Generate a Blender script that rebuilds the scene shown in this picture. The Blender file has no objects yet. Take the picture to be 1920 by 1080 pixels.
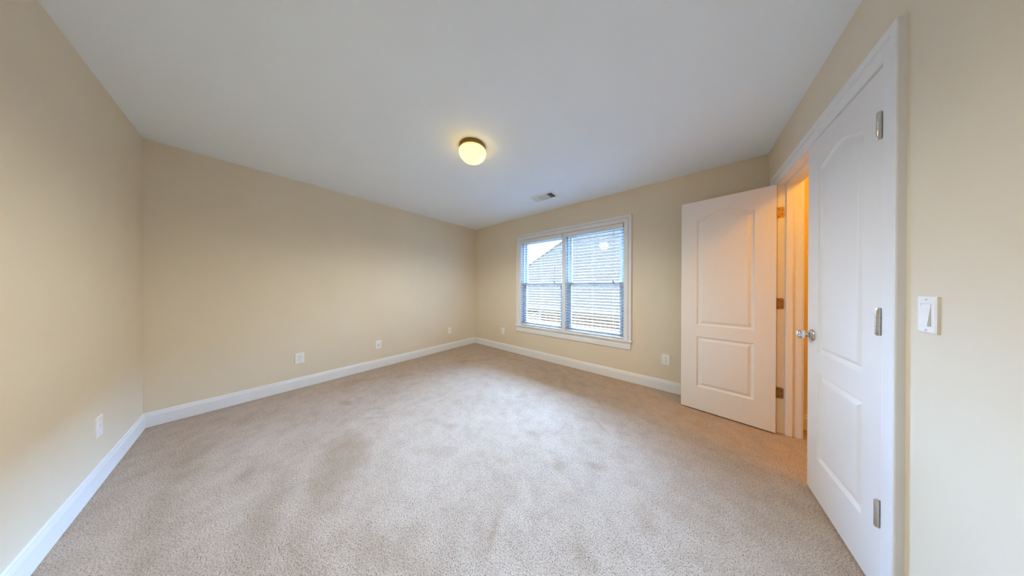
import bpy, bmesh, math, random
from mathutils import Matrix, Vector

PI = math.pi
scene = bpy.context.scene
COL = scene.collection

# ------------------------------------------------------------------ room numbers (metres)
W, L, H = 4.0997, 3.6226, 2.44          # x across the window wall, y towards it, ceiling height

# ------------------------------------------------------------------ camera
F_PX, YAW, PITCH, ROLL = 396.184, 0.68974, -0.0021, 0.0028
CAM = Vector((3.5175, 0.6041, 1.1968))
fw = Vector((-math.sin(YAW)*math.cos(PITCH), math.cos(YAW)*math.cos(PITCH), math.sin(PITCH)))
rt = Vector((math.cos(YAW), math.sin(YAW), 0.0))
up = rt.cross(fw)
r2 = rt*math.cos(ROLL) + up*math.sin(ROLL)
u2 = up*math.cos(ROLL) - rt*math.sin(ROLL)
cd = bpy.data.cameras.new('camera')
cd.sensor_width = 36.0
cd.lens = F_PX/1920.0*36.0
cd.clip_start = 0.02
cam = bpy.data.objects.new('camera', cd)
COL.objects.link(cam)
m = Matrix((r2, u2, -fw)).transposed().to_4x4()
m.translation = CAM
cam.matrix_world = m
scene.camera = cam

# ------------------------------------------------------------------ sky and exposure
SKY_STRENGTH = 5.0
SKY_COLOR = (0.505, 0.94, 1.76)
LOBE_STRENGTH = 130.0
LOBE_AZ, LOBE_AZW, LOBE_EL, LOBE_ELW = -10, 50, 28, 17
CEILING_LAMP = 19.0
CLOSET_LAMP = 15.0
world = bpy.data.worlds.new('overcast_sky')
scene.world = world
world.use_nodes = True
wn = world.node_tree
bg = wn.nodes['Background']
bg.inputs['Color'].default_value = (*SKY_COLOR, 1)
def wmath(op, a, b=None, c=None):
    n = wn.nodes.new('ShaderNodeMath'); n.operation = op
    for k, v in enumerate((a, b, c)):
        if v is None: continue
        if isinstance(v, (int, float)): n.inputs[k].default_value = v
        else: wn.links.new(v, n.inputs[k])
    return n.outputs[0]
def wsmooth(v, lo, hi):
    n = wn.nodes.new('ShaderNodeMapRange'); n.interpolation_type = 'SMOOTHSTEP'
    n.inputs['From Min'].default_value = lo; n.inputs['From Max'].default_value = hi
    n.inputs['To Min'].default_value = 1.0; n.inputs['To Max'].default_value = 0.0
    wn.links.new(v, n.inputs['Value'])
    return n.outputs[0]
# overcast sky with a bright lobe added beyond the neighbour's hip to light the room
wtc = wn.nodes.new('ShaderNodeTexCoord')
wsp = wn.nodes.new('ShaderNodeSeparateXYZ')
wn.links.new(wtc.outputs['Generated'], wsp.inputs[0])
az = wmath('ARCTAN2', wsp.outputs[0], wsp.outputs[1])
el = wmath('ARCSINE', wsp.outputs[2])
faz = wsmooth(wmath('ABSOLUTE', wmath('SUBTRACT', az, math.radians(LOBE_AZ))), math.radians(LOBE_AZW*0.4), math.radians(LOBE_AZW))
fel = wsmooth(wmath('ABSOLUTE', wmath('SUBTRACT', el, math.radians(LOBE_EL))), math.radians(LOBE_ELW*0.4), math.radians(LOBE_ELW))
wn.links.new(wmath('MULTIPLY_ADD', wmath('MULTIPLY', faz, fel), LOBE_STRENGTH, SKY_STRENGTH), bg.inputs['Strength'])

vs = scene.view_settings
scene.display_settings.display_device = 'sRGB'
vs.view_transform = 'Standard'
vs.look = 'None'
vs.gamma = 1.0
vs.use_curve_mapping = False
vs.exposure = 0.26
cy = scene.cycles
cy.use_denoising = True
cy.max_bounces = 14
cy.diffuse_bounces = 8
cy.glossy_bounces = 4
cy.transparent_max_bounces = 24
cy.sample_clamp_indirect = 8.0
cy.caustics_reflective = False
cy.caustics_refractive = False

# ------------------------------------------------------------------ materials
def mat(name, color, rough=0.5, metal=0.0, spec=0.5, noise=None, bump=None, emit=None, emit_color=None):
    """noise = (scale, amount of value change); bump = (scale, strength, distance)"""
    mt = bpy.data.materials.new(name)
    mt.use_nodes = True
    nt = mt.node_tree
    b = nt.nodes['Principled BSDF']
    b.inputs['Base Color'].default_value = (*color, 1)
    b.inputs['Roughness'].default_value = rough
    b.inputs['Metallic'].default_value = metal
    b.inputs['Specular IOR Level'].default_value = spec
    tc = nt.nodes.new('ShaderNodeTexCoord')
    if noise:
        n = nt.nodes.new('ShaderNodeTexNoise')
        n.inputs['Scale'].default_value = noise[0]
        n.inputs['Detail'].default_value = 5
        nt.links.new(tc.outputs['Object'], n.inputs['Vector'])
        r = nt.nodes.new('ShaderNodeValToRGB')
        r.color_ramp.elements[0].position = 0.3
        r.color_ramp.elements[1].position = 0.7
        r.color_ramp.elements[0].color = (*[c*(1-noise[1]) for c in color], 1)
        r.color_ramp.elements[1].color = (*[min(1, c*(1+noise[1])) for c in color], 1)
        nt.links.new(n.outputs['Fac'], r.inputs['Fac'])
        nt.links.new(r.outputs['Color'], b.inputs['Base Color'])
    if bump:
        n = nt.nodes.new('ShaderNodeTexNoise')
        n.inputs['Scale'].default_value = bump[0]
        n.inputs['Detail'].default_value = 3
        nt.links.new(tc.outputs['Object'], n.inputs['Vector'])
        bp = nt.nodes.new('ShaderNodeBump')
        bp.inputs['Strength'].default_value = bump[1]
        bp.inputs['Distance'].default_value = bump[2]
        nt.links.new(n.outputs['Fac'], bp.inputs['Height'])
        nt.links.new(bp.outputs['Normal'], b.inputs['Normal'])
    if emit:
        b.inputs['Emission Color'].default_value = (*(emit_color or color), 1)
        b.inputs['Emission Strength'].default_value = emit
    return mt

M = {}
M['wall'] = mat('cream_wall_paint', (0.765, 0.672, 0.520), 0.62, spec=0.25, noise=(2.2, 0.018), bump=(260, 0.10, 0.0012))
M['ceiling'] = mat('flat_white_ceiling_paint', (0.84, 0.915, 0.985), 0.9, spec=0.1, noise=(1.6, 0.012), bump=(180, 0.12, 0.0012))
M['trim'] = mat('white_semi_gloss_trim', (0.81, 0.82, 0.82), 0.38, spec=0.4, noise=(6, 0.012))
M['door'] = mat('white_moulded_door_skin', (0.82, 0.81, 0.79), 0.36, spec=0.4)
M['plate'] = mat('white_plastic', (0.88, 0.88, 0.87), 0.32, spec=0.5, noise=(40, 0.01))
M['slot'] = mat('dark_slot', (0.03, 0.03, 0.03), 0.7, noise=(60, 0.1))
M['screw'] = mat('painted_screw', (0.62, 0.62, 0.60), 0.35, metal=0.3, noise=(200, 0.05))
M['nickel'] = mat('satin_nickel', (0.62, 0.60, 0.56), 0.26, metal=1.0, noise=(90, 0.05))
M['chrome'] = mat('bright_chrome', (0.80, 0.83, 0.86), 0.10, metal=1.0, noise=(50, 0.02))
M['brass'] = mat('aged_hinge_brass', (0.40, 0.27, 0.14), 0.42, metal=0.85, noise=(120, 0.15))
M['bronze'] = mat('antique_bronze', (0.27, 0.155, 0.055), 0.36, metal=0.75, noise=(60, 0.12))
M['vent'] = mat('white_painted_register', (0.80, 0.82, 0.83), 0.45, noise=(30, 0.02))
M['duct_shade'] = mat('painted_duct_shade', (0.02, 0.024, 0.026), 0.8, noise=(30, 0.1))
M['vinyl'] = mat('white_window_vinyl', (0.84, 0.86, 0.86), 0.35, noise=(12, 0.015))
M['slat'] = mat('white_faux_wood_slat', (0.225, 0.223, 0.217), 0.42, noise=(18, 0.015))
M['cord'] = mat('white_blind_cord', (0.78, 0.79, 0.78), 0.8, noise=(300, 0.06))
M['greycord'] = mat('grey_lift_cord', (0.36, 0.36, 0.37), 0.7, noise=(300, 0.08))
M['tassel'] = mat('tassel_plastic', (0.30, 0.27, 0.24), 0.5, noise=(80, 0.08))
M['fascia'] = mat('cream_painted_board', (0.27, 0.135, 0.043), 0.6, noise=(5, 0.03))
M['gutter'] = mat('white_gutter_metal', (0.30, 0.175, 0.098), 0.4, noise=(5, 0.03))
M['ground'] = mat('pale_concrete_paving', (0.24, 0.235, 0.22), 0.95, noise=(1.5, 0.08))

def glass():
    mt = bpy.data.materials.new('clear_window_glass')
    mt.use_nodes = True
    nt = mt.node_tree
    nt.nodes.remove(nt.nodes['Principled BSDF'])
    out = nt.nodes['Material Output']
    t = nt.nodes.new('ShaderNodeBsdfTransparent')
    t.inputs['Color'].default_value = (0.97, 0.985, 0.98, 1)
    g = nt.nodes.new('ShaderNodeBsdfGlossy')
    g.inputs['Roughness'].default_value = 0.02
    mx = nt.nodes.new('ShaderNodeMixShader')
    mx.inputs[0].default_value = 0.018
    nt.links.new(t.outputs[0], mx.inputs[1])
    nt.links.new(g.outputs[0], mx.inputs[2])
    nt.links.new(mx.outputs[0], out.inputs['Surface'])
    return mt
M['glass'] = glass()

def frosted():
    mt = mat('lit_frosted_glass', (0.24, 0.19, 0.11), 0.35)
    nt = mt.node_tree
    b = nt.nodes['Principled BSDF']
    tc = nt.nodes['Texture Coordinate']
    n = nt.nodes.new('ShaderNodeTexNoise')
    n.inputs['Scale'].default_value = 14
    nt.links.new(tc.outputs['Object'], n.inputs['Vector'])
    r = nt.nodes.new('ShaderNodeValToRGB')
    r.color_ramp.elements[0].color = (1.0, 0.62, 0.075, 1)
    r.color_ramp.elements[1].color = (1.0, 0.72, 0.17, 1)
    nt.links.new(n.outputs['Fac'], r.inputs['Fac'])
    nt.links.new(r.outputs['Color'], b.inputs['Emission Color'])
    b.inputs['Emission Strength'].default_value = 4.0
    return mt
M['dome'] = frosted()

def carpet():
    mt = bpy.data.materials.new('beige_cut_pile_carpet')
    mt.use_nodes = True
    nt = mt.node_tree
    nd, lk = nt.nodes, nt.links
    b = nd['Principled BSDF']
    b.inputs['Roughness'].default_value = 1.0
    b.inputs['Specular IOR Level'].default_value = 0.05
    b.inputs['Sheen Weight'].default_value = 0.12
    tc = nd.new('ShaderNodeTexCoord')
    P = tc.outputs['Object']
    def noise(scale, detail=4, rough=0.55, dist=0.0):
        n = nd.new('ShaderNodeTexNoise')
        n.inputs['Scale'].default_value = scale
        n.inputs['Detail'].default_value = detail
        n.inputs['Roughness'].default_value = rough
        n.inputs['Distortion'].default_value = dist
        lk.new(P, n.inputs['Vector'])
        return n.outputs['Fac']
    def ramp(src, stops):
        r = nd.new('ShaderNodeValToRGB')
        e = r.color_ramp.elements
        while len(e) < len(stops): e.new(0.5)
        for k, (p, c) in enumerate(stops):
            e[k].position = p; e[k].color = (*c, 1)
        lk.new(src, r.inputs['Fac'])
        return r.outputs['Color']
    def mix(fac, a, c, mode='MIX', f=1.0):
        mx = nd.new('ShaderNodeMix'); mx.data_type = 'RGBA'; mx.blend_type = mode
        if fac is None: mx.inputs[0].default_value = f
        else: lk.new(fac, mx.inputs[0])
        for s, k in ((a, 6), (c, 7)):
            if isinstance(s, tuple): mx.inputs[k].default_value = (*s, 1)
            else: lk.new(s, mx.inputs[k])
        return mx.outputs[2]
    def spot(px, py, rx, ry, ang, soft, amount, wob=0.9):
        """an elliptical stain with a ragged rim"""
        mp = nd.new('ShaderNodeMapping'); mp.vector_type = 'TEXTURE'
        mp.inputs['Location'].default_value = (px, py, 0)
        mp.inputs['Rotation'].default_value = (0, 0, math.radians(ang))
        mp.inputs['Scale'].default_value = (rx, ry, 1)
        lk.new(P, mp.inputs['Vector'])
        ln = nd.new('ShaderNodeVectorMath'); ln.operation = 'LENGTH'
        lk.new(mp.outputs[0], ln.inputs[0])
        ad = nd.new('ShaderNodeMath'); ad.operation = 'MULTIPLY_ADD'
        lk.new(rag, ad.inputs[0]); ad.inputs[1].default_value = wob
        lk.new(ln.outputs['Value'], ad.inputs[2])
        mr = nd.new('ShaderNodeMapRange'); mr.clamp = True
        c0 = 1.0 + wob*0.5
        mr.inputs['From Min'].default_value = c0 - soft
        mr.inputs['From Max'].default_value = c0
        mr.inputs['To Min'].default_value = amount*0.72
        mr.inputs['To Max'].default_value = 0.0
        lk.new(ad.outputs[0], mr.inputs['Value'])
        return mr.outputs[0]
    rag = noise(7, 5, 0.6)
    base = ramp(noise(1.1, 4, 0.6, 0.4), [(0.30, (0.515, 0.400, 0.300)), (0.55, (0.570, 0.455, 0.352)), (0.75, (0.600, 0.490, 0.392))])
    mid = ramp(noise(9, 5, 0.65), [(0.30, (0.86, 0.84, 0.82)), (0.6, (1.0, 1.0, 1.0))])
    base = mix(None, base, mid, 'MULTIPLY')
    brown = (0.345, 0.230, 0.130)
    for a in ((1.66, 1.00, 0.38, 0.19, -14, 0.6, 0.72, 0.6), (1.93, 0.84, 0.26, 0.10, -10, 0.7, 0.45), (2.10, 1.44, 0.20, 0.10, 38, 0.9, 0.34, 0.9),
              (1.36, 0.56, 0.14, 0.06, -12, 0.8, 0.60), (1.88, 0.63, 0.55, 0.10, -8, 0.9, 0.55), (0.82, 1.20, 0.10, 0.06, 15, 0.8, 0.55),
              (1.95, 1.68, 0.10, 0.05, 40, 0.8, 0.45), (1.31, 1.29, 0.13, 0.022, 45, 0.7, 0.45), (1.18, 1.38, 0.12, 0.02, 45, 0.7, 0.35),
              (1.48, 0.28, 0.40, 0.10, 5, 0.9, 0.50), (2.79, 1.35, 0.025, 0.11, 28, 0.8, 0.55), (2.45, 0.95, 0.30, 0.10, 20, 0.9, 0.42),
              (2.21, 0.72, 0.30, 0.08, 0, 0.9, 0.50), (0.84, 0.30, 0.45, 0.12, 8, 0.9, 0.50), (0.45, 0.55, 0.22, 0.14, 60, 0.9, 0.40), (0.30, 1.40, 0.16, 0.30, 0, 0.9, 0.40),
              (2.86, 1.90, 0.05, 0.08, 25, 0.8, 0.55), (3.05, 2.05, 0.09, 0.04, 10, 0.8, 0.50), (2.10, 2.42, 0.05, 0.03, 40, 0.7, 0.45),
              (2.93, 2.52, 0.16, 0.018, -38, 0.8, 0.50), (3.36, 1.87, 0.06, 0.12, 20, 0.8, 0.45), (3.15, 1.55, 0.09, 0.14, 20, 0.9, 0.40), (2.55, 2.05, 0.10, 0.05, 30, 0.9, 0.30),
              (1.05, 2.35, 0.10, 0.06, 20, 0.8, 0.40), (0.75, 2.75, 0.16, 0.05, 75, 0.8, 0.40), (0.42, 2.95, 0.05, 0.04, 0, 0.7, 0.50),
              (0.95, 3.05, 0.30, 0.10, 60, 0.9, 0.35), (0.55, 1.85, 0.20, 0.07, 70, 0.9, 0.35), (1.25, 3.35, 0.45, 0.06, 5, 0.9, 0.40)):
        base = mix(spot(*a), base, brown)
    for a in ((2.711, 3.114, 0.085, 0.045, 15, 0.7, 0.65), (2.98, 3.02, 0.10, 0.02, -20, 0.8, 0.4), (2.40, 2.92, 0.05, 0.03, 0, 0.8, 0.25)):
        base = mix(spot(*a), base, (0.40, 0.45, 0.43))
    base = mix(spot(1.86, 3.42, 0.012, 0.012, 0, 0.3, 0.8, 0.1), base, (0.12, 0.13, 0.15))
    base = mix(spot(0.22, 2.25, 0.02, 0.012, 0, 0.3, 0.8, 0.1), base, (0.2, 0.25, 0.2))
    tuft = noise(190, 3, 0.7, 0.4)
    flecks = ramp(tuft, [(0.36, (0.40, 0.29, 0.20)), (0.47, (0.90, 0.86, 0.82)), (0.56, (1.02, 1.02, 1.02)), (0.70, (1.18, 1.19, 1.20))])
    colr = mix(None, base, flecks, 'MULTIPLY')
    lk.new(colr, b.inputs['Base Color'])
    pile = nd.new('ShaderNodeTexVoronoi')
    pile.inputs['Scale'].default_value = 170
    lk.new(P, pile.inputs['Vector'])
    hs = nd.new('ShaderNodeMath'); hs.operation = 'MULTIPLY_ADD'
    lk.new(pile.outputs['Distance'], hs.inputs[0]); hs.inputs[1].default_value = -0.7
    lk.new(tuft, hs.inputs[2])
    bp = nd.new('ShaderNodeBump')
    bp.inputs['Strength'].default_value = 0.35
    bp.inputs['Distance'].default_value = 0.006
    lk.new(hs.outputs[0], bp.inputs['Height'])
    lk.new(bp.outputs['Normal'], b.inputs['Normal'])
    return mt
M['carpet'] = carpet()

def tiled(name, c1, c2, mortar, bw, bh, msize, rot=None, rough=0.9):
    """courses of brick or shingle, laid in the x-z plane or, with rot, up a roof slope"""
    mt = bpy.data.materials.new(name)
    mt.use_nodes = True
    nt = mt.node_tree
    b = nt.nodes['Principled BSDF']
    b.inputs['Roughness'].default_value = rough
    tc = nt.nodes.new('ShaderNodeTexCoord')
    mp = nt.nodes.new('ShaderNodeMapping')
    mp.inputs['Rotation'].default_value = rot or (math.radians(-90), 0, 0)
    nt.links.new(tc.outputs['Object'], mp.inputs['Vector'])
    br = nt.nodes.new('ShaderNodeTexBrick')
    br.inputs['Color1'].default_value = (*c1, 1)
    br.inputs['Color2'].default_value = (*c2, 1)
    br.inputs['Mortar'].default_value = (*mortar, 1)
    br.inputs['Scale'].default_value = 1.0
    br.inputs['Mortar Size'].default_value = msize
    br.inputs['Brick Width'].default_value = bw
    br.inputs['Row Height'].default_value = bh
    nt.links.new(mp.outputs[0], br.inputs['Vector'])
    n = nt.nodes.new('ShaderNodeTexNoise'); n.inputs['Scale'].default_value = 2.5
    nt.links.new(tc.outputs['Object'], n.inputs['Vector'])
    mx = nt.nodes.new('ShaderNodeMix'); mx.data_type = 'RGBA'; mx.blend_type = 'OVERLAY'; mx.inputs[0].default_value = 0.35
    nt.links.new(br.outputs['Color'], mx.inputs[6]); nt.links.new(n.outputs['Color'], mx.inputs[7])
    nt.links.new(br.outputs['Color'], b.inputs['Base Color'])
    return mt
M['brick'] = tiled('tan_brick', (0.17, 0.066, 0.021), (0.085, 0.033, 0.012), (0.36, 0.185, 0.075), 0.21, 0.075, 0.012)
M['shingle'] = tiled('pinkish_grey_shingle', (0.205, 0.120, 0.066), (0.175, 0.102, 0.057), (0.112, 0.066, 0.037), 0.34, 0.19, 0.012, rot=(math.radians(-45), 0, 0))

# ------------------------------------------------------------------ mesh helpers
class MB:
    def __init__(self):
        self.bm = bmesh.new()
    def box(self, x0, x1, y0, y1, z0, z1, bev=0.0, seg=2):
        vs_ = [self.bm.verts.new(p) for p in ((x0,y0,z0),(x1,y0,z0),(x1,y1,z0),(x0,y1,z0),(x0,y0,z1),(x1,y0,z1),(x1,y1,z1),(x0,y1,z1))]
        fs = [self.bm.faces.new([vs_[i] for i in q]) for q in ((3,2,1,0),(4,5,6,7),(0,1,5,4),(1,2,6,5),(2,3,7,6),(3,0,4,7))]
        if bev > 0:
            es = list({e for f in fs for e in f.edges})
            bmesh.ops.bevel(self.bm, geom=es, offset=bev, segments=seg, affect='EDGES', profile=0.5)
        return self
    def hexa(self, pts):
        vs_ = [self.bm.verts.new(p) for p in pts]
        for q in ((3,2,1,0),(4,5,6,7),(0,1,5,4),(1,2,6,5),(2,3,7,6),(3,0,4,7)):
            self.bm.faces.new([vs_[i] for i in q])
        return self
    def lathe(self, prof, n=40, mtx=None, cap=True):
        """prof = list of (radius, height) turned round z"""
        rings = []
        for r, z in prof:
            if r < 1e-6:
                rings.append([self.bm.verts.new((0, 0, z))])
            else:
                rings.append([self.bm.verts.new((r*math.cos(2*PI*k/n), r*math.sin(2*PI*k/n), z)) for k in range(n)])
        for a, b in zip(rings, rings[1:]):
            for k in range(n):
                q = [a[k % len(a)], a[(k+1) % len(a)], b[(k+1) % len(b)], b[k % len(b)]]
                q2 = []
                for v in q:
                    if v not in q2: q2.append(v)
                if len(q2) > 2: self.bm.faces.new(q2)
        if cap:
            for rg in (rings[0], rings[-1]):
                if len(rg) > 2: self.bm.faces.new(rg)
        if mtx is not None:
            bmesh.ops.transform(self.bm, matrix=mtx, verts=[v for rg in rings for v in rg])
        return self
    def tube(self, pts, r, n=8):
        pts = [Vector(p) for p in pts]
        rings = []
        for i, p in enumerate(pts):
            t = (pts[min(i+1, len(pts)-1)] - pts[max(i-1, 0)]).normalized()
            a = t.cross(Vector((0, 0, 1)))
            if a.length < 1e-3: a = t.cross(Vector((0, 1, 0)))
            a.normalize(); b = t.cross(a)
            rings.append([self.bm.verts.new(p + r*(math.cos(2*PI*k/n)*a + math.sin(2*PI*k/n)*b)) for k in range(n)])
        for a, b in zip(rings, rings[1:]):
            for k in range(n):
                self.bm.faces.new((a[k], a[(k+1) % n], b[(k+1) % n], b[k]))
        self.bm.faces.new(rings[0]); self.bm.faces.new(rings[-1])
        return self
    def prism(self, pts, f0, f1):
        """polygon pts (2D) swept between f0(p) and f1(p)"""
        a = [self.bm.verts.new(f0(p)) for p in pts]
        b = [self.bm.verts.new(f1(p)) for p in pts]
        n = len(pts)
        for k in range(n):
            self.bm.faces.new((a[k], a[(k+1) % n], b[(k+1) % n], b[k]))
        self.bm.faces.new(list(reversed(a))); self.bm.faces.new(b)
        return self
    def build(self, name, material, parent=None, smooth=None, loc=None):
        bmesh.ops.recalc_face_normals(self.bm, faces=self.bm.faces)
        me = bpy.data.meshes.new(name)
        if loc is not None:
            bmesh.ops.translate(self.bm, verts=self.bm.verts, vec=-Vector(loc))
        self.bm.to_mesh(me); self.bm.free()
        me.materials.append(material)
        o = bpy.data.objects.new(name, me)
        COL.objects.link(o)
        if loc is not None: o.location = loc
        if parent is not None: o.parent = parent
        if smooth:
            me.polygons.foreach_set('use_smooth', [True]*len(me.polygons))
            if smooth is not True:
                me.set_sharp_from_angle(angle=math.radians(smooth))
        return o

def empty(name, loc=(0, 0, 0), rotz=0.0):
    o = bpy.data.objects.new(name, None)
    COL.objects.link(o)
    o.empty_display_size = 0.1
    o.location = loc
    o.rotation_euler = (0, 0, rotz)
    return o
def tag(o, label=None, cat=None, group=None, kind=None):
    if label: o['label'] = label
    if cat: o['category'] = cat
    if group: o['group'] = group
    if kind: o['kind'] = kind
    return o
def struct(o, label, cat):
    return tag(o, label, cat, None, 'structure')

# ================================================================== THE ROOM
T = 0.124                     # wall thickness
XC, YC0, YC1 = 5.30, 1.95, 3.56   # closet behind the right wall
# openings
WX0, WX1, WZ0, WZ1 = 1.228, 2.902, 0.510, 2.045
DY0, DY1, DZ = 2.100, 3.370, 2.062

struct(MB().box(-T, XC+T, -T, L+0.15, -0.10, 0.0).build('floor', M['carpet']), 'worn beige cut pile carpet with stains, wall to wall', 'floor')
struct(MB().box(-T, XC+T, -T, L+0.15, H, H+0.10).build('ceiling', M['ceiling']), 'flat white ceiling with pale blue cast', 'ceiling')
struct(MB().box(-T, 0, -T, L+0.15, 0, H).build('wall_back', M['wall']), 'long cream wall with three white plates near its foot', 'wall')
struct(MB().box(0, W+T, -T, 0, 0, H).build('wall_left', M['wall']), 'pale cream wall along the left edge of the photo', 'wall')
b = MB()
b.box(0, WX0, L, L+0.15, 0, H).box(WX1, XC+T, L, L+0.15, 0, H)
b.box(WX0, WX1, L, L+0.15, 0, WZ0-0.005).box(WX0, WX1, L, L+0.15, WZ1, H)
struct(b.build('wall_window', M['wall']), 'darker tan cream wall around the double window', 'wall')
b = MB()
b.box(W, W+T, 0, DY0, 0, H).box(W, W+T, DY1, L, 0, H).box(W, W+T, DY0, DY1, DZ, H)
struct(b.build('wall_right', M['wall']), 'bright cream wall around the double doors and switch', 'wall')
b = MB()
b.box(XC, XC+T, YC0-T, L, 0, H)
b.box(W+T, XC, YC0-T, YC0, 0, H)
b.box(W+T, XC, YC1, L, 0, H)
struct(b.build('wall_closet', M['wall']), 'orange lit wall inside the closet past the open door', 'wall')

# ---- baseboards: profile (out from the wall, height)
BBP = [(0, 0.004), (0.0135, 0.004), (0.0135, 0.098), (0.0115, 0.104), (0.0115, 0.108), (0.0085, 0.112), (0.0075, 0.122), (0.003, 0.130), (0, 0.130)]
def baseboard(name, p0, p1, out, label):
    """p0, p1 on the wall line, out = unit direction into the room"""
    b = MB()
    b.prism(BBP, lambda q: (p0[0]+out[0]*q[0], p0[1]+out[1]*q[0], q[1]), lambda q: (p1[0]+out[0]*q[0], p1[1]+out[1]*q[0], q[1]))
    return struct(b.build(name, M['trim']), label, 'baseboard')
baseboard('baseboard_back', (0, 0.0), (0, L), (1, 0), 'white baseboard along the long wall of plates')
baseboard('baseboard_left', (0.0136, 0), (W, 0), (0, 1), 'white baseboard at the lower left edge of the photo')
baseboard('baseboard_window', (0.0136, L), (W, L), (0, -1), 'white baseboard below the window, ending behind the open door')
baseboard('baseboard_right', (W, 0.0136), (W, 2.02), (-1, 0), 'white baseboard below the light switch')
baseboard('baseboard_corner', (W, 3.452), (W, L-0.0136), (-1, 0), 'short white baseboard behind the open door')
baseboard('baseboard_closet', (W+T+0.01, YC1), (XC, YC1), (0, -1), 'orange lit baseboard inside the closet')

# ---- mitred casing: profile (outwards from the opening, proud of the wall)
CASP = [(0, 0), (0, 0.0095), (0.003, 0.0115), (0.012, 0.0125), (0.043, 0.0140), (0.0450, 0.0095), (0.0490, 0.0175), (0.0525, 0.0175), (0.0555, 0.0105), (0.0580, 0.0200), (0.084, 0.0212), (0.0885, 0.0195), (0.090, 0.0165), (0.090, 0)]
def casing(bm_, u0, u1, v0, v1, f):
    """three sides round an opening; f(u, v, d) places a point"""
    path = lambda w: [(u0-w, v0), (u0-w, v1+w), (u1+w, v1+w), (u1+w, v0)]
    rows = [[bm_.bm.verts.new(f(u, v, d)) for u, v in path(w)] for w, d in CASP]
    for a, b_ in zip(rows, rows[1:]):
        for k in range(3):
            bm_.bm.faces.new((a[k], a[k+1], b_[k+1], b_[k]))
    for k in range(3):
        bm_.bm.faces.new((rows[-1][k], rows[-1][k+1], rows[0][k+1], rows[0][k]))
    for k in (0, 3):
        bm_.bm.faces.new([r[k] for r in rows])
    return bm_

# ================================================================== WINDOW
wt = empty('trim_1', (2.065, L, 0.41))
struct(wt, 'white moulded casing, sill and apron framing the double window', 'window trim')
def wb(b_, name, mt=M['trim'], parent=wt, smooth=None):
    o = b_.build(name, mt, None, smooth)
    o.parent = parent
    o.matrix_parent_inverse = Matrix.Translation(parent.location).inverted()
    return o
wb(casing(MB(), 1.234, 2.896, 0.531, 2.040, lambda u, v, d: (u, L-d, v)), 'casing')
b = MB()
b.box(1.122, 2.996, L-0.036, L+0.06, 0.509, 0.531, 0.005, 3)
wb(b, 'sill')
b = MB()
APR = [(0, 0.412), (0.012, 0.412), (0.016, 0.418), (0.016, 0.470), (0.012, 0.476), (0.014, 0.482), (0.020, 0.500), (0.020, 0.509), (0, 0.509)]
b.prism(APR, lambda q: (1.142, L-q[0], q[1]), lambda q: (2.976, L-q[0], q[1]))
wb(b, 'apron')
b = MB()
b.box(WX0, 1.236, L+0.0005, L+0.15, 0.531, 2.040)
b.box(2.894, WX1, L+0.0005, L+0.15, 0.531, 2.040)
b.box(WX0, WX1, L+0.0005, L+0.15, 2.038, WZ1)
wb(b, 'jamb_lining')
b = MB()
b.box(2.032, 2.084, L-0.004, L+0.15, 0.531, 2.038, 0.002)
b.box(2.048, 2.068, L-0.009, L-0.004, 0.531, 1.972, 0.002)
wb(b, 'mullion')

def window(n, x0, x1, label):
    root = empty('window_%d' % n, ((x0+x1)/2, L+0.1, 0.531))
    struct(root, label, 'window')
    fr = MB()
    fr.box(x0, x0+0.022, L+0.062, L+0.15, 0.505, 2.038).box(x1-0.022, x1, L+0.062, L+0.15, 0.505, 2.038)
    fr.box(x0+0.022, x1-0.022, L+0.062, L+0.15, 2.016, 2.038).box(x0+0.022, x1-0.022, L+0.0605, L+0.15, 0.505, 0.535)
    wb(fr, 'frame', M['vinyl'], root)
    def sash(name, y0, y1, z0, z1, bot, top, st):
        a0, a1 = x0+0.0225, x1-0.0225
        s = MB()
        s.box(a0, a0+st, y0, y1, z0, z1, 0.003).box(a1-st, a1, y0, y1, z0, z1, 0.003)
        s.box(a0+st-0.002, a1-st+0.002, y0, y1, z0, z0+bot, 0.003).box(a0+st-0.002, a1-st+0.002, y0, y1, z1-top, z1, 0.003)
        so = wb(s, name, M['vinyl'], root)
        g = MB().box(a0+st-0.004, a1-st+0.004, (y0+y1)/2-0.002, (y0+y1)/2+0.002, z0+bot-0.004, z1-top+0.004)
        go = g.build('pane', M['glass'])
        go.parent = so
        return so
    sash('upper_sash', L+0.106, L+0.136, 1.247, 2.014, 0.040, 0.045, 0.040)
    lo = sash('lower_sash', L+0.072, L+0.102, 0.536, 1.288, 0.066, 0.041, 0.046)
    k = MB()
    xm = (x0+x1)/2
    k.box(xm-0.03, xm+0.03, L+0.074, L+0.10, 1.288, 1.296, 0.002)
    k.lathe([(0.010, 0), (0.011, 0.006), (0.006, 0.012), (0, 0.013)], 16, Matrix.Translation((xm, L+0.086, 1.296)))
    k.box(xm-0.004, xm+0.028, L+0.072, L+0.080, 1.298, 1.306, 0.002)
    ko = k.build('sash_lock', M['nickel'])
    ko.parent = lo
    return root
window(1, 1.236, 2.032, 'left sash window of the pair, sky and roof ridge outside')
window(2, 2.084, 2.894, 'right sash window of the pair, shingle roof filling it')

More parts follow.
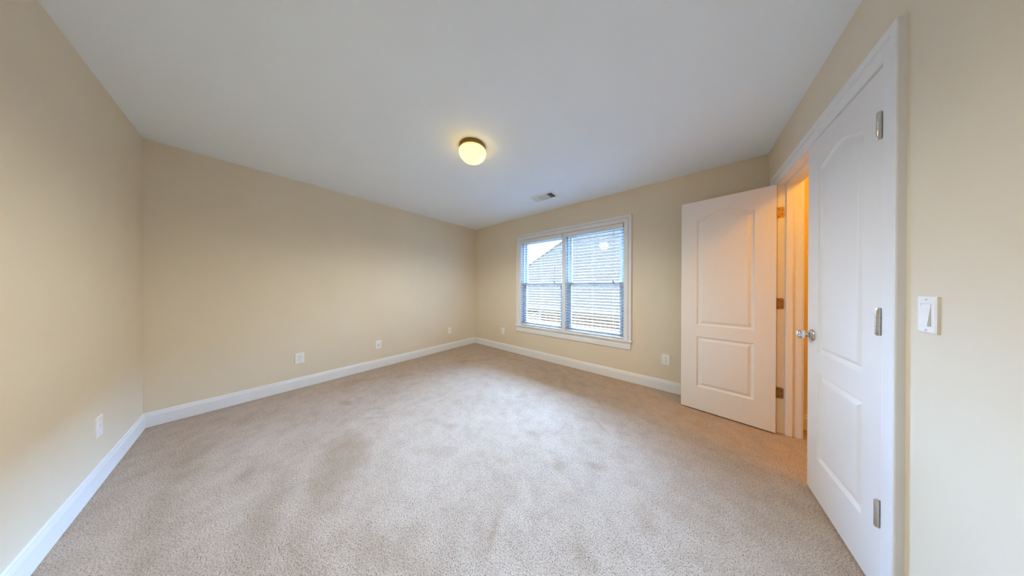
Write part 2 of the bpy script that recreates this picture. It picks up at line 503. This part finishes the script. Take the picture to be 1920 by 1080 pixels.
# ---- blinds
def blind(x0, x1, wandx, cordx, label):
    xm = (x0+x1)/2
    root = empty('window_blind', (xm, L+0.025, 0.535))
    tag(root, label, 'window blind', 'open white slat blinds in the window')
    hr = MB()
    hr.box(x0, x1, L+0.004, L+0.052, 1.985, 2.034, 0.002)
    wb(hr, 'headrail', M['trim'], root)
    va = MB()
    va.box(x0-0.003, x1-0.006, L-0.008, L+0.0035, 1.970, 2.033, 0.003)
    vo = wb(va, 'valance', M['trim'], root)
    bk = MB()
    bk.box(x1-0.0055, x1+0.001, L-0.004, L+0.03, 1.985, 2.036, 0.001)  # dark strip put in the gap at the valance's right end
    wb(bk, 'end_gap_strip', M['tassel'], root)
    tilt = math.radians(6)
    sl = MB()
    z = 1.955
    while z > 0.575:
        n = 4
        top, bot = [], []
        for k in range(n+1):
            s = -0.0245 + 0.049*k/n
            crown = 0.0022*(1-(s/0.0245)**2)
            yy = L+0.028 + s*math.cos(tilt) - crown*math.sin(tilt)
            zz = z + s*math.sin(tilt) + crown*math.cos(tilt)
            top.append((yy, zz+0.0013)); bot.append((yy, zz-0.0013))
        sl.prism(top + bot[::-1], lambda q: (x0+0.002, q[0], q[1]), lambda q: (x1-0.002, q[0], q[1]))
        z -= 0.0425
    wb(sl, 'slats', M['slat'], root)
    br = MB()
    br.box(x0+0.002, x1-0.002, L+0.003, L+0.053, 0.536, 0.556, 0.004, 3)
    wb(br, 'bottom_rail', M['trim'], root)
    for cx_ in (x0+0.13, xm, x1-0.13):
        c = MB()
        for yy in (L+0.0015, L+0.0545):
            c.tube([(cx_, yy, 0.557), (cx_, yy, 1.984)], 0.0011, 6)
        wb(c, 'ladder_cord', M['cord'], root)
    c = MB()
    for dx in (-0.006, 0.006):
        c.tube([(cordx+dx, L-0.010, 1.969), (cordx+dx*0.6, L-0.011, 1.6), (cordx+dx*0.5, L-0.012, 1.300)], 0.0011, 6)
    co = wb(c, 'lift_cord', M['greycord'], root)
    for dx, dz in ((-0.006, 0), (0.006, -0.016)):
        t = MB()
        t.lathe([(0.002, 0.038), (0.005, 0.032), (0.0075, 0.004), (0.006, 0), (0, 0)], 12, Matrix.Translation((cordx+dx, L-0.013, 1.266+dz)))
        to = t.build('tassel', M['tassel'], None, 40)
        to.parent = co
    w = MB()
    w.tube([(wandx, L-0.010, 1.969), (wandx+0.004, L-0.014, 1.27)], 0.0038, 6)
    wo = wb(w, 'tilt_wand', M['cord'], root)
    h = MB()
    h.lathe([(0.0035, 0.05), (0.0055, 0.045), (0.0062, 0.006), (0.004, 0), (0, 0)], 10, Matrix.Translation((wandx+0.004, L-0.014, 1.225)))
    ho = h.build('wand_grip', M['tassel'], None, 40)
    ho.parent = wo
    return root
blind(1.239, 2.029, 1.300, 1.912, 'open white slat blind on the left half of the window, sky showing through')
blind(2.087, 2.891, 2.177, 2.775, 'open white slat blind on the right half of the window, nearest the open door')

# ================================================================== DOORWAY AND DOORS
dt = empty('trim_2', (W, 2.735, 0))
struct(dt, 'white moulded casing framing the double doors', 'door trim')
wb(casing(MB(), 2.114, 3.356, 0.002, 2.052, lambda u, v, d: (W-d, u, v)), 'casing', parent=dt)
jt = empty('trim_3', (W+T/2, 2.735, 0))
struct(jt, 'jamb and door stop lining the closet doorway, yellow lit', 'door trim')
JY0, JY1, JZ = 2.118, 3.352, 2.047
b = MB()
b.box(W-0.0005, W+T+0.001, DY0, JY0, 0.002, JZ).box(W-0.0005, W+T+0.001, JY1, DY1, 0.002, JZ).box(W-0.0005, W+T+0.001, DY0, DY1, JZ, DZ)
wb(b, 'jamb', parent=jt)
b = MB()
b.box(W+0.042, W+0.078, JY0, JY0+0.012, 0.002, JZ, 0.002).box(W+0.042, W+0.078, JY1-0.012, JY1, 0.002, JZ, 0.002).box(W+0.042, W+0.078, JY0+0.012, JY1-0.012, JZ-0.012, JZ, 0.002)
wb(b, 'door_stop', parent=jt)
ct = MB()
casing(ct, 2.114, 3.356, 0.002, 2.052, lambda u, v, d: (W+T+d, u, v))
struct(ct.build('trim_4', M['trim']), 'casing on the closet side of the doorway', 'door trim')

LW, LT, LZ0, LZ1 = 0.608, 0.035, 0.012, 2.042     # leaf

def offset_loop(pts, d):
    """shrink a counter-clockwise loop by d"""
    n = len(pts); out = []
    for k in range(n):
        p0, p1, p2 = Vector(pts[k-1]), Vector(pts[k]), Vector(pts[(k+1) % n])
        e0, e1 = (p1-p0).normalized(), (p2-p1).normalized()
        n0, n1 = Vector((-e0.y, e0.x)), Vector((-e1.y, e1.x))
        mm = (n0+n1); mm = mm/max(0.3, mm.dot(n0)) if mm.length > 1e-6 else n0
        out.append(tuple(p1 + mm*d))
    return out
def panels():
    lo = [(0.117, 0.238), (0.489, 0.238), (0.489, 0.724), (0.117, 0.724)]
    u0, u1, zb, zt, rise = 0.117, 0.489, 0.838, 1.868, 0.056
    hi = [(u0, zb), (u1, zb)]
    N = 28
    for k in range(N+1):
        t = 1-k/N
        hi.append((u0+(u1-u0)*t, zt + rise*(0.5-0.5*math.cos(2*PI*t))**0.85))
    return [lo, hi]
PROF = [(0.0, 0.0), (0.003, 0.0045), (0.009, 0.0110), (0.017, 0.0120), (0.020, 0.0115), (0.036, 0.0030), (0.040, 0.0020)]  # inset, depth
def leaf_mesh():
    """local: x from hinge edge to latch edge, y 0 (seen face) to -LT, z up"""
    m_ = MB(); bm_ = m_.bm
    R = [(0, LZ0), (LW, LZ0), (LW, LZ1), (0, LZ1)]
    edge = {}
    for side in (0, 1):
        sgn = 1 if side == 0 else -1
        Y = lambda d: (-d if side == 0 else -LT+d)
        outer = [bm_.verts.new((u, Y(0), z)) for u, z in R]
        edge[side] = outer
        es = [bm_.edges.new((outer[k], outer[(k+1) % 4])) for k in range(4)]
        for loop in panels():
            rows = []
            for ins, dep in PROF:
                rows.append([bm_.verts.new((u, Y(dep), z)) for u, z in offset_loop(loop, ins)])
            n = len(loop)
            es += [bm_.edges.new((rows[0][k], rows[0][(k+1) % n])) for k in range(n)]
            for a, c in zip(rows, rows[1:]):
                for k in range(n):
                    bm_.faces.new((a[k], a[(k+1) % n], c[(k+1) % n], c[k]))
            bm_.faces.new(rows[-1])
        bmesh.ops.triangle_fill(bm_, use_beauty=True, edges=es)
    for k in range(4):
        a, c = edge[0], edge[1]
        bm_.faces.new((a[k], a[(k+1) % 4], c[(k+1) % 4], c[k]))
    return m_

HZ = (0.335, 1.070, 1.820)
def rounded(w, h, r, n=5, left_square=True):
    """plate outline, square at u=0, rounded at u=w"""
    pts = [(0, -h/2)]
    for k in range(n+1):
        a = -PI/2 + PI/2*k/n
        pts.append((w-r+r*math.cos(a), -h/2+r+r*math.sin(a)))
    for k in range(n+1):
        a = PI/2*k/n
        pts.append((w-r+r*math.cos(a), h/2-r+r*math.sin(a)))
    pts.append((0, h/2))
    return pts

# open leaf: hinge pin at the far jamb, swung about 95 degrees into the room
ang = math.radians(5.3)
hx, hy = 4.084, 3.3085
d1 = empty('door_1', (hx, hy, 0), 0)
struct(d1, 'open white arched panel door standing against the window wall', 'door')
leaf = leaf_mesh()
# local x -> world (-cos, sin); local y+ (seen face outward) -> towards the camera
ux, uy = Vector((-math.cos(ang), math.sin(ang), 0)), Vector((-math.sin(ang), -math.cos(ang), 0))
mt_ = Matrix(((ux.x, uy.x, 0, 0), (ux.y, uy.y, 0, 0), (0, 0, 1, 0), (0, 0, 0, 1)))
bmesh.ops.transform(leaf.bm, matrix=mt_, verts=leaf.bm.verts)
lf = leaf.build('leaf', M['door'])
lf.parent = d1
for z in HZ:
    hg = MB()
    hg.prism(rounded(0.048, 0.090, 0.012), lambda q: (0.002+q[0], JY1-hy-0.0028, z+q[1]), lambda q: (0.002+q[0], JY1-hy-0.0004, z+q[1]))
    ho = hg.build('hinge', M['brass'], d1)
    bar = MB()
    bar.lathe([(0, -0.051), (0.004, -0.050), (0.006, -0.046), (0.006, 0.046), (0.004, 0.050), (0, 0.051)], 14, Matrix.Translation((0.004, JY1-hy-0.009, z)))
    bo = bar.build('hinge_pin', M['brass'], None, 40); bo.parent = ho
    for du, dz in ((0.018, 0.030), (0.036, 0.018), (0.018, -0.030), (0.036, -0.018)):
        sc = MB()
        sc.lathe([(0.0042, 0), (0.0035, 0.0008), (0, 0.001)], 10, Matrix.Translation((0.002+du, JY1-hy-0.0029, z+dz)) @ Matrix.Rotation(PI/2, 4, 'X'))
        so = sc.build('hinge_screw', M['slot']); so.parent = ho

# closed leaf: hinged at the near jamb, barely ajar
aj = math.radians(0.75)
d2 = empty('door_2', (W-0.006, 2.1215, 0))
struct(d2, 'closed white arched panel door with round metal knob', 'door')
leaf = leaf_mesh()
ux, uy = Vector((-math.sin(aj), math.cos(aj), 0)), Vector((-math.cos(aj), -math.sin(aj), 0))
mt_ = Matrix(((ux.x, uy.x, 0, 0), (ux.y, uy.y, 0, 0), (0, 0, 1, 0), (0, 0, 0, 1)))
bmesh.ops.transform(leaf.bm, matrix=mt_, verts=leaf.bm.verts)
lf = leaf.build('leaf', M['door'])
lf.parent = d2
for z in HZ:
    hg = MB()
    hg.lathe([(0, -0.054), (0.005, -0.053), (0.0075, -0.048), (0.0075, -0.0175), (0.0068, -0.017), (0.0068, -0.0165), (0.0075, -0.016), (0.0075, 0.0160), (0.0068, 0.0165), (0.0068, 0.017), (0.0075, 0.0175), (0.0075, 0.048), (0.005, 0.053), (0, 0.054)],
             16, Matrix.Translation((-0.0082, -0.0005, z)))
    hg.build('hinge', M['nickel'], d2, 40)
# knob with rose, axis pointing into the room
ku = LW - 0.060
rot = Matrix.Rotation(-PI/2, 4, 'Y')        # local z -> -x
base = Matrix.Translation((ux.x*ku + uy.x*0.0, ux.y*ku, 0.925))
kb = MB()
kb.lathe([(0.0125, 0.0215), (0.0130, 0.023), (0.0200, 0.027), (0.0262, 0.034), (0.0278, 0.042), (0.0262, 0.051), (0.0195, 0.058), (0.010, 0.0605), (0, 0.061)], 36, base @ rot)
ko = kb.build('knob', M['chrome'], d2, 50)
rs = MB()
rs.lathe([(0.032, 0.0), (0.033, 0.004), (0.030, 0.008), (0.022, 0.012), (0.0115, 0.015), (0.0100, 0.0225), (0, 0.0225)], 36, base @ rot)
ro = rs.build('rose', M['nickel'], None, 40); ro.parent = ko

# ================================================================== CEILING LIGHT
LC = Vector((2.060, 1.820, H))
cl = empty('ceiling_light', LC)
tag(cl, 'round flush ceiling light, lit frosted dome under bronze ring', 'ceiling light')
rg = MB()
rg.lathe([(0, 0), (0.112, 0), (0.114, -0.004), (0.114, -0.012), (0.110, -0.016), (0.112, -0.020), (0.1125, -0.034), (0.106, -0.038), (0.100, -0.038), (0, -0.036)], 64)
rg.build('mounting_ring', M['bronze'], cl, 35)
dm = MB()
prof = [(0.100, -0.0365), (0.110, -0.0375), (0.1155, -0.044), (0.1165, -0.052)]
for k in range(1, 13):
    a = PI/2*k/12
    prof.append((0.1165*math.cos(a)**0.9 if k < 12 else 0, -0.052 - 0.086*math.sin(a)))
dm.lathe(prof, 64, None, cap=False)
dm.build('glass_dome', M['dome'], cl, 60)
sd = bpy.data.lights.new('ceiling_light_bulb', 'SPOT')
sd.energy = CEILING_LAMP*4
sd.color = (0.97, 0.97, 0.88)
sd.spot_size = math.radians(172)
sd.spot_blend = 0.55
sd.shadow_soft_size = 0.10
so_ = bpy.data.objects.new('ceiling_light_bulb', sd)
COL.objects.link(so_)
so_.parent = cl
so_.location = (0, 0, -0.28)

# lamp on the closet ceiling
pd = bpy.data.lights.new('closet_bulb', 'POINT')
pd.energy = CLOSET_LAMP
pd.color = (1.0, 0.42, 0.01)
pd.shadow_soft_size = 0.05
po = bpy.data.objects.new('closet_bulb', pd)
COL.objects.link(po)
po.location = (4.60, 2.57, 2.34)

# ================================================================== CEILING VENT
VX0, VX1, VY0, VY1 = 1.835, 2.186, 3.010, 3.214
cv = empty('ceiling_vent', ((VX0+VX1)/2, (VY0+VY1)/2, H))
tag(cv, 'white ceiling air register with dark louvres, above the window', 'air vent')
hx_, hy_ = (VX1-VX0)/2, (VY1-VY0)/2
fx, fy = hx_-0.028, hy_-0.030
b = MB()
def frame_ring(bm_, ax, ay, bx, by, z0, z1):
    o0 = [(-ax, -ay, z0), (ax, -ay, z0), (ax, ay, z0), (-ax, ay, z0)]
    i1 = [(-bx, -by, z1), (bx, -by, z1), (bx, by, z1), (-bx, by, z1)]
    o1 = [(-ax, -ay, z0-0.002), (ax, -ay, z0-0.002), (ax, ay, z0-0.002), (-ax, ay, z0-0.002)]
    i0 = [(-bx, -by, z0), (bx, -by, z0), (bx, by, z0), (-bx, by, z0)]
    V = [[bm_.bm.verts.new(p) for p in r] for r in (o0, o1, i1, i0)]
    for a, c in zip(V, V[1:]+V[:1]):
        for k in range(4):
            bm_.bm.faces.new((a[k], a[(k+1) % 4], c[(k+1) % 4], c[k]))
frame_ring(b, hx_, hy_, fx, fy, 0.0, -0.010)
xa, xb = -fx+0.075, fx-0.078
b.box(xa-0.004, xa+0.004, -fy, fy, -0.011, -0.001).box(xb-0.004, xb+0.004, -fy, fy, -0.011, -0.001)
b.build('frame', M['vent'], cv)
b = MB().box(-fx-0.002, fx+0.002, -fy-0.002, fy+0.002, -0.0012, -0.0002)  # flat dark sheet on the ceiling, painted as the shade behind the louvres
b.build('duct_shade', M['duct_shade'], cv)
def louvres(x0, x1, along_y, lean, step):
    b_ = MB()
    lo_, hi_ = (x0, x1) if along_y else (-fy, fy)
    p = lo_ + step*0.5
    while p < hi_:
        q = [(p-0.0004, -0.0014), (p+0.0004, -0.0014), (p+lean+0.0004, -0.0108), (p+lean-0.0004, -0.0108)]
        if along_y: b_.prism(q, lambda t: (t[0], -fy, t[1]), lambda t: (t[0], fy, t[1]))
        else: b_.prism(q, lambda t: (x0, t[0], t[1]), lambda t: (x1, t[0], t[1]))
        p += step
    return b_.build('louvres', M['vent'], cv)
louvres(-fx+0.006, xa-0.004, True, -0.009, 0.0095)
louvres(xa+0.004, xb-0.004, False, 0.007, 0.0125)
louvres(xb+0.004, fx-0.008, True, 0.007, 0.0135)
for sx in (-1, 1):
    s = MB(); s.lathe([(0.004, 0), (0.003, -0.0015), (0, -0.002)], 10, Matrix.Translation((sx*(hx_-0.014), 0, -0.0055)))
    s.build('screw', M['screw'], cv)

# ================================================================== WALL PLATES
def on_wall(wall, c, z):
    """Empty at a plate's centre on a wall; local x = along the wall (to the right as seen), local y = out of the wall"""
    if wall == 'back':  return (0, c, z), Matrix(((0, 1, 0, 0), (1, 0, 0, 0), (0, 0, 1, 0), (0, 0, 0, 1)))
    if wall == 'left':  return (c, 0, z), Matrix(((-1, 0, 0, 0), (0, 1, 0, 0), (0, 0, 1, 0), (0, 0, 0, 1)))
    if wall == 'window': return (c, L, z), Matrix(((1, 0, 0, 0), (0, -1, 0, 0), (0, 0, 1, 0), (0, 0, 0, 1)))
    return (W, c, z), Matrix(((0, -1, 0, 0), (-1, 0, 0, 0), (0, 0, 1, 0), (0, 0, 0, 1)))
def part(b_, name, mt, parent, mtx, smooth=None):
    bmesh.ops.transform(b_.bm, matrix=mtx, verts=b_.bm.verts)
    return b_.build(name, mt, parent, smooth)
def plate_body(w, h, d):
    b_ = MB()
    o0 = [(-w/2, -h/2), (w/2, -h/2), (w/2, h/2), (-w/2, h/2)]
    i1 = [(-w/2+0.004, -h/2+0.004), (w/2-0.004, -h/2+0.004), (w/2-0.004, h/2-0.004), (-w/2+0.004, h/2-0.004)]
    V = [[b_.bm.verts.new((p[0], y, p[1])) for p in r] for r, y in ((o0, 0.0002), (o0, d-0.0022), (i1, d))]
    for a, c in zip(V, V[1:]):
        for k in range(4): b_.bm.faces.new((a[k], a[(k+1) % 4], c[(k+1) % 4], c[k]))
    b_.bm.faces.new(V[0]); b_.bm.faces.new(V[-1])
    return b_
def screw_at(x, z, y, parent, mtx, mt=None):
    s = MB(); s.lathe([(0.0036, -0.0005), (0.0034, 0.0007), (0, 0.0011)], 12, Matrix.Translation((x, y, z)) @ Matrix.Rotation(-PI/2, 4, 'X'))
    part(s, 'screw', mt or M['screw'], parent, mtx, 40)
def duplex(wall, c, z, w, h, label, tipped=False):
    loc, mx = on_wall(wall, c, z)
    root = empty('wall_outlet', loc)
    tag(root, label, 'outlet', 'white duplex outlets low on the walls')
    d = 0.0065
    part(plate_body(w, h, d), 'cover_plate', M['plate'], root, mx)
    for sz in (0.0195, -0.0195):
        r = MB()
        pts = []
        for k in range(24):
            a = 2*PI*k/24
            pts.append((max(-0.0155, min(0.0155, 0.0175*math.cos(a))), sz + max(-0.0135, min(0.0135, 0.0175*math.sin(a)))))
        r.prism(pts, lambda q: (q[0], d-0.0008, q[1]), lambda q: (q[0], d+0.0018, q[1]))
        ro_ = part(r, 'receptacle', M['plate'], root, mx)
        for sx, hh in ((-0.0062, 0.0085), (0.0062, 0.0070)):
            s = MB().box(sx-0.0013, sx+0.0013, d+0.0012, d+0.0022, sz+0.003-hh/2+0.002, sz+0.003+hh/2+0.002)
            part(s, 'slot', M['slot'], ro_, mx)
        s = MB(); s.lathe([(0.0027, 0), (0.0027, 0.001), (0, 0.001)], 12, Matrix.Translation((0, d+0.0013, sz-0.0068)) @ Matrix.Rotation(-PI/2, 4, 'X'))
        part(s, 'slot', M['slot'], ro_, mx)
    screw_at(0, 0, d, root, mx)
    return root
duplex('back', 0.932, 0.355, 0.077, 0.121, 'white duplex outlet low on the long cream wall, nearest its left end')
duplex('back', 2.981, 0.366, 0.072, 0.116, 'small white duplex outlet on the long cream wall, nearest the far corner')
duplex('window', 0.806, 0.364, 0.072, 0.116, 'white duplex outlet on the window wall between far corner and window')
duplex('window', 3.339, 0.368, 0.076, 0.117, 'white duplex outlet on the window wall between window and open door')
# cable jack plate
loc, mx = on_wall('back', 1.760, 0.341)
root = empty('cable_plate', loc)
tag(root, 'white wall plate with one dark cable socket, middle of the long cream wall', 'wall plate')
part(plate_body(0.075, 0.117, 0.0065), 'cover_plate', M['plate'], root, mx)
s = MB(); s.lathe([(0.0075, 0), (0.0075, 0.003), (0.0048, 0.003), (0.0048, 0.009), (0.0035, 0.009), (0.0035, 0.0045), (0, 0.0045)], 16, Matrix.Translation((0, 0.006, 0)) @ Matrix.Rotation(-PI/2, 4, 'X'))
part(s, 'socket', M['tassel'], root, mx, 40)
for z in (0.042, -0.042): screw_at(0, z, 0.0065, root, mx)
# phone jack plate on the left wall
loc, mx = on_wall('left', 0.791, 0.354)
root = empty('phone_plate', loc)
tag(root, 'white wall plate with a small jack on the left edge wall', 'wall plate')
part(plate_body(0.077, 0.122, 0.0065), 'cover_plate', M['plate'], root, mx)
s = MB().box(-0.013, 0.013, 0.0060, 0.0085, -0.014, 0.014, 0.001)
jo = part(s, 'jack', M['plate'], root, mx)
s = MB().box(-0.0055, 0.0055, 0.0080, 0.0088, -0.004, 0.006)
part(s, 'slot', M['screw'], jo, mx)
for z in (0.042, -0.042): screw_at(0, z, 0.0065, root, mx)
# light switch
loc, mx = on_wall('right', 1.930, 1.116)
root = empty('light_switch', loc)
tag(root, 'white rocker light switch on the right wall beside the door casing', 'light switch')
part(plate_body(0.067, 0.113, 0.0072), 'cover_plate', M['plate'], root, mx)
b = MB()
b.hexa([(-0.0165, 0.006, -0.0335), (0.0165, 0.006, -0.0335), (0.0165, 0.006, 0.0335), (-0.0165, 0.006, 0.0335),
        (-0.0165, 0.0130, -0.0335), (0.0165, 0.0130, -0.0335), (0.0165, 0.0070, 0.0335), (-0.0165, 0.0070, 0.0335)])
part(b, 'rocker', M['plate'], root, mx)
b = MB()
for x0, x1, z0, z1 in ((-0.0178, -0.0166, -0.0348, 0.0348), (0.0166, 0.0178, -0.0348, 0.0348), (-0.0166, 0.0166, 0.0336, 0.0348), (-0.0166, 0.0166, -0.0348, -0.0336)):
    b.box(x0, x1, 0.0068, 0.0076, z0, z1)
part(b, 'rocker_frame', M['screw'], root, mx)
for z in (0.0475, -0.0475): screw_at(0, z, 0.0072, root, mx)

# ================================================================== OUTSIDE
GZ = -2.75
struct(MB().box(-25, 25, L+0.16, 40, GZ-0.2, GZ).build('ground', M['ground']), 'pale paving between the two houses', 'ground')
EY, EZ, RUN = 10.604, 0.12, 7.0
EX0, EX1 = -8.05, 16.0
hs = empty('neighbour_house', (0, EY+0.4, GZ))
tag(hs, 'brick house with pinkish grey hip roof outside the window', 'house')
def hpart(b_, name, mt):
    o = b_.build(name, mt)
    o.parent = hs
    o.matrix_parent_inverse = Matrix.Translation(hs.location).inverted()
    return o
b = MB()
bmv = b.bm.verts.new
ro_ = [bmv(p) for p in ((EX0, EY, EZ), (EX1, EY, EZ), (EX1, EY+2*RUN, EZ), (EX0, EY+2*RUN, EZ))]
rr_ = [bmv((EX0+RUN, EY+RUN, EZ+RUN)), bmv((EX1-RUN, EY+RUN, EZ+RUN))]
for q in ((ro_[0], ro_[1], rr_[1], rr_[0]), (ro_[1], ro_[2], rr_[1]), (ro_[2], ro_[3], rr_[0], rr_[1]), (ro_[3], ro_[0], rr_[0]), (ro_[3], ro_[2], ro_[1], ro_[0])):
    b.bm.faces.new(q)
hpart(b, 'roof', M['shingle'])
b = MB()
P0, P1 = Vector((EX0, EY, EZ)), Vector((EX0+RUN, EY+RUN, EZ+RUN))
b.tube([P0+Vector((0, 0, 0.02)), P1+Vector((0, 0, 0.02))], 0.06, 6)
hpart(b, 'hip_cap', M['shingle'])
b = MB()
b.box(EX0, EX1, EY-0.10, EY+0.02, EZ-0.11, EZ+0.01, 0.02)
hpart(b, 'gutter', M['gutter'])
b = MB()
b.box(EX0+0.05, EX1-0.05, EY+0.02, EY+0.40, EZ-0.17, EZ-0.02)
b.box(EX0+0.3, EX1-0.3, EY+0.30, EY+0.42, EZ-0.34, EZ-0.16)
hpart(b, 'fascia_board', M['fascia'])
b = MB()
b.box(-2.95, EX1-0.4, EY+0.36, EY+2*RUN-0.4, GZ, EZ-0.30)
hpart(b, 'brick_wall', M['brick'])
b = MB()
b.box(EX0+0.4, -2.95, EY+0.30, EY+2*RUN-0.4, GZ, EZ-0.30)
hpart(b, 'siding_wall', M['fascia'])
b = MB()
b.box(-2.98, -2.80, EY+0.26, EY+0.42, GZ, EZ-0.17, 0.01)
hpart(b, 'downspout', M['gutter'])
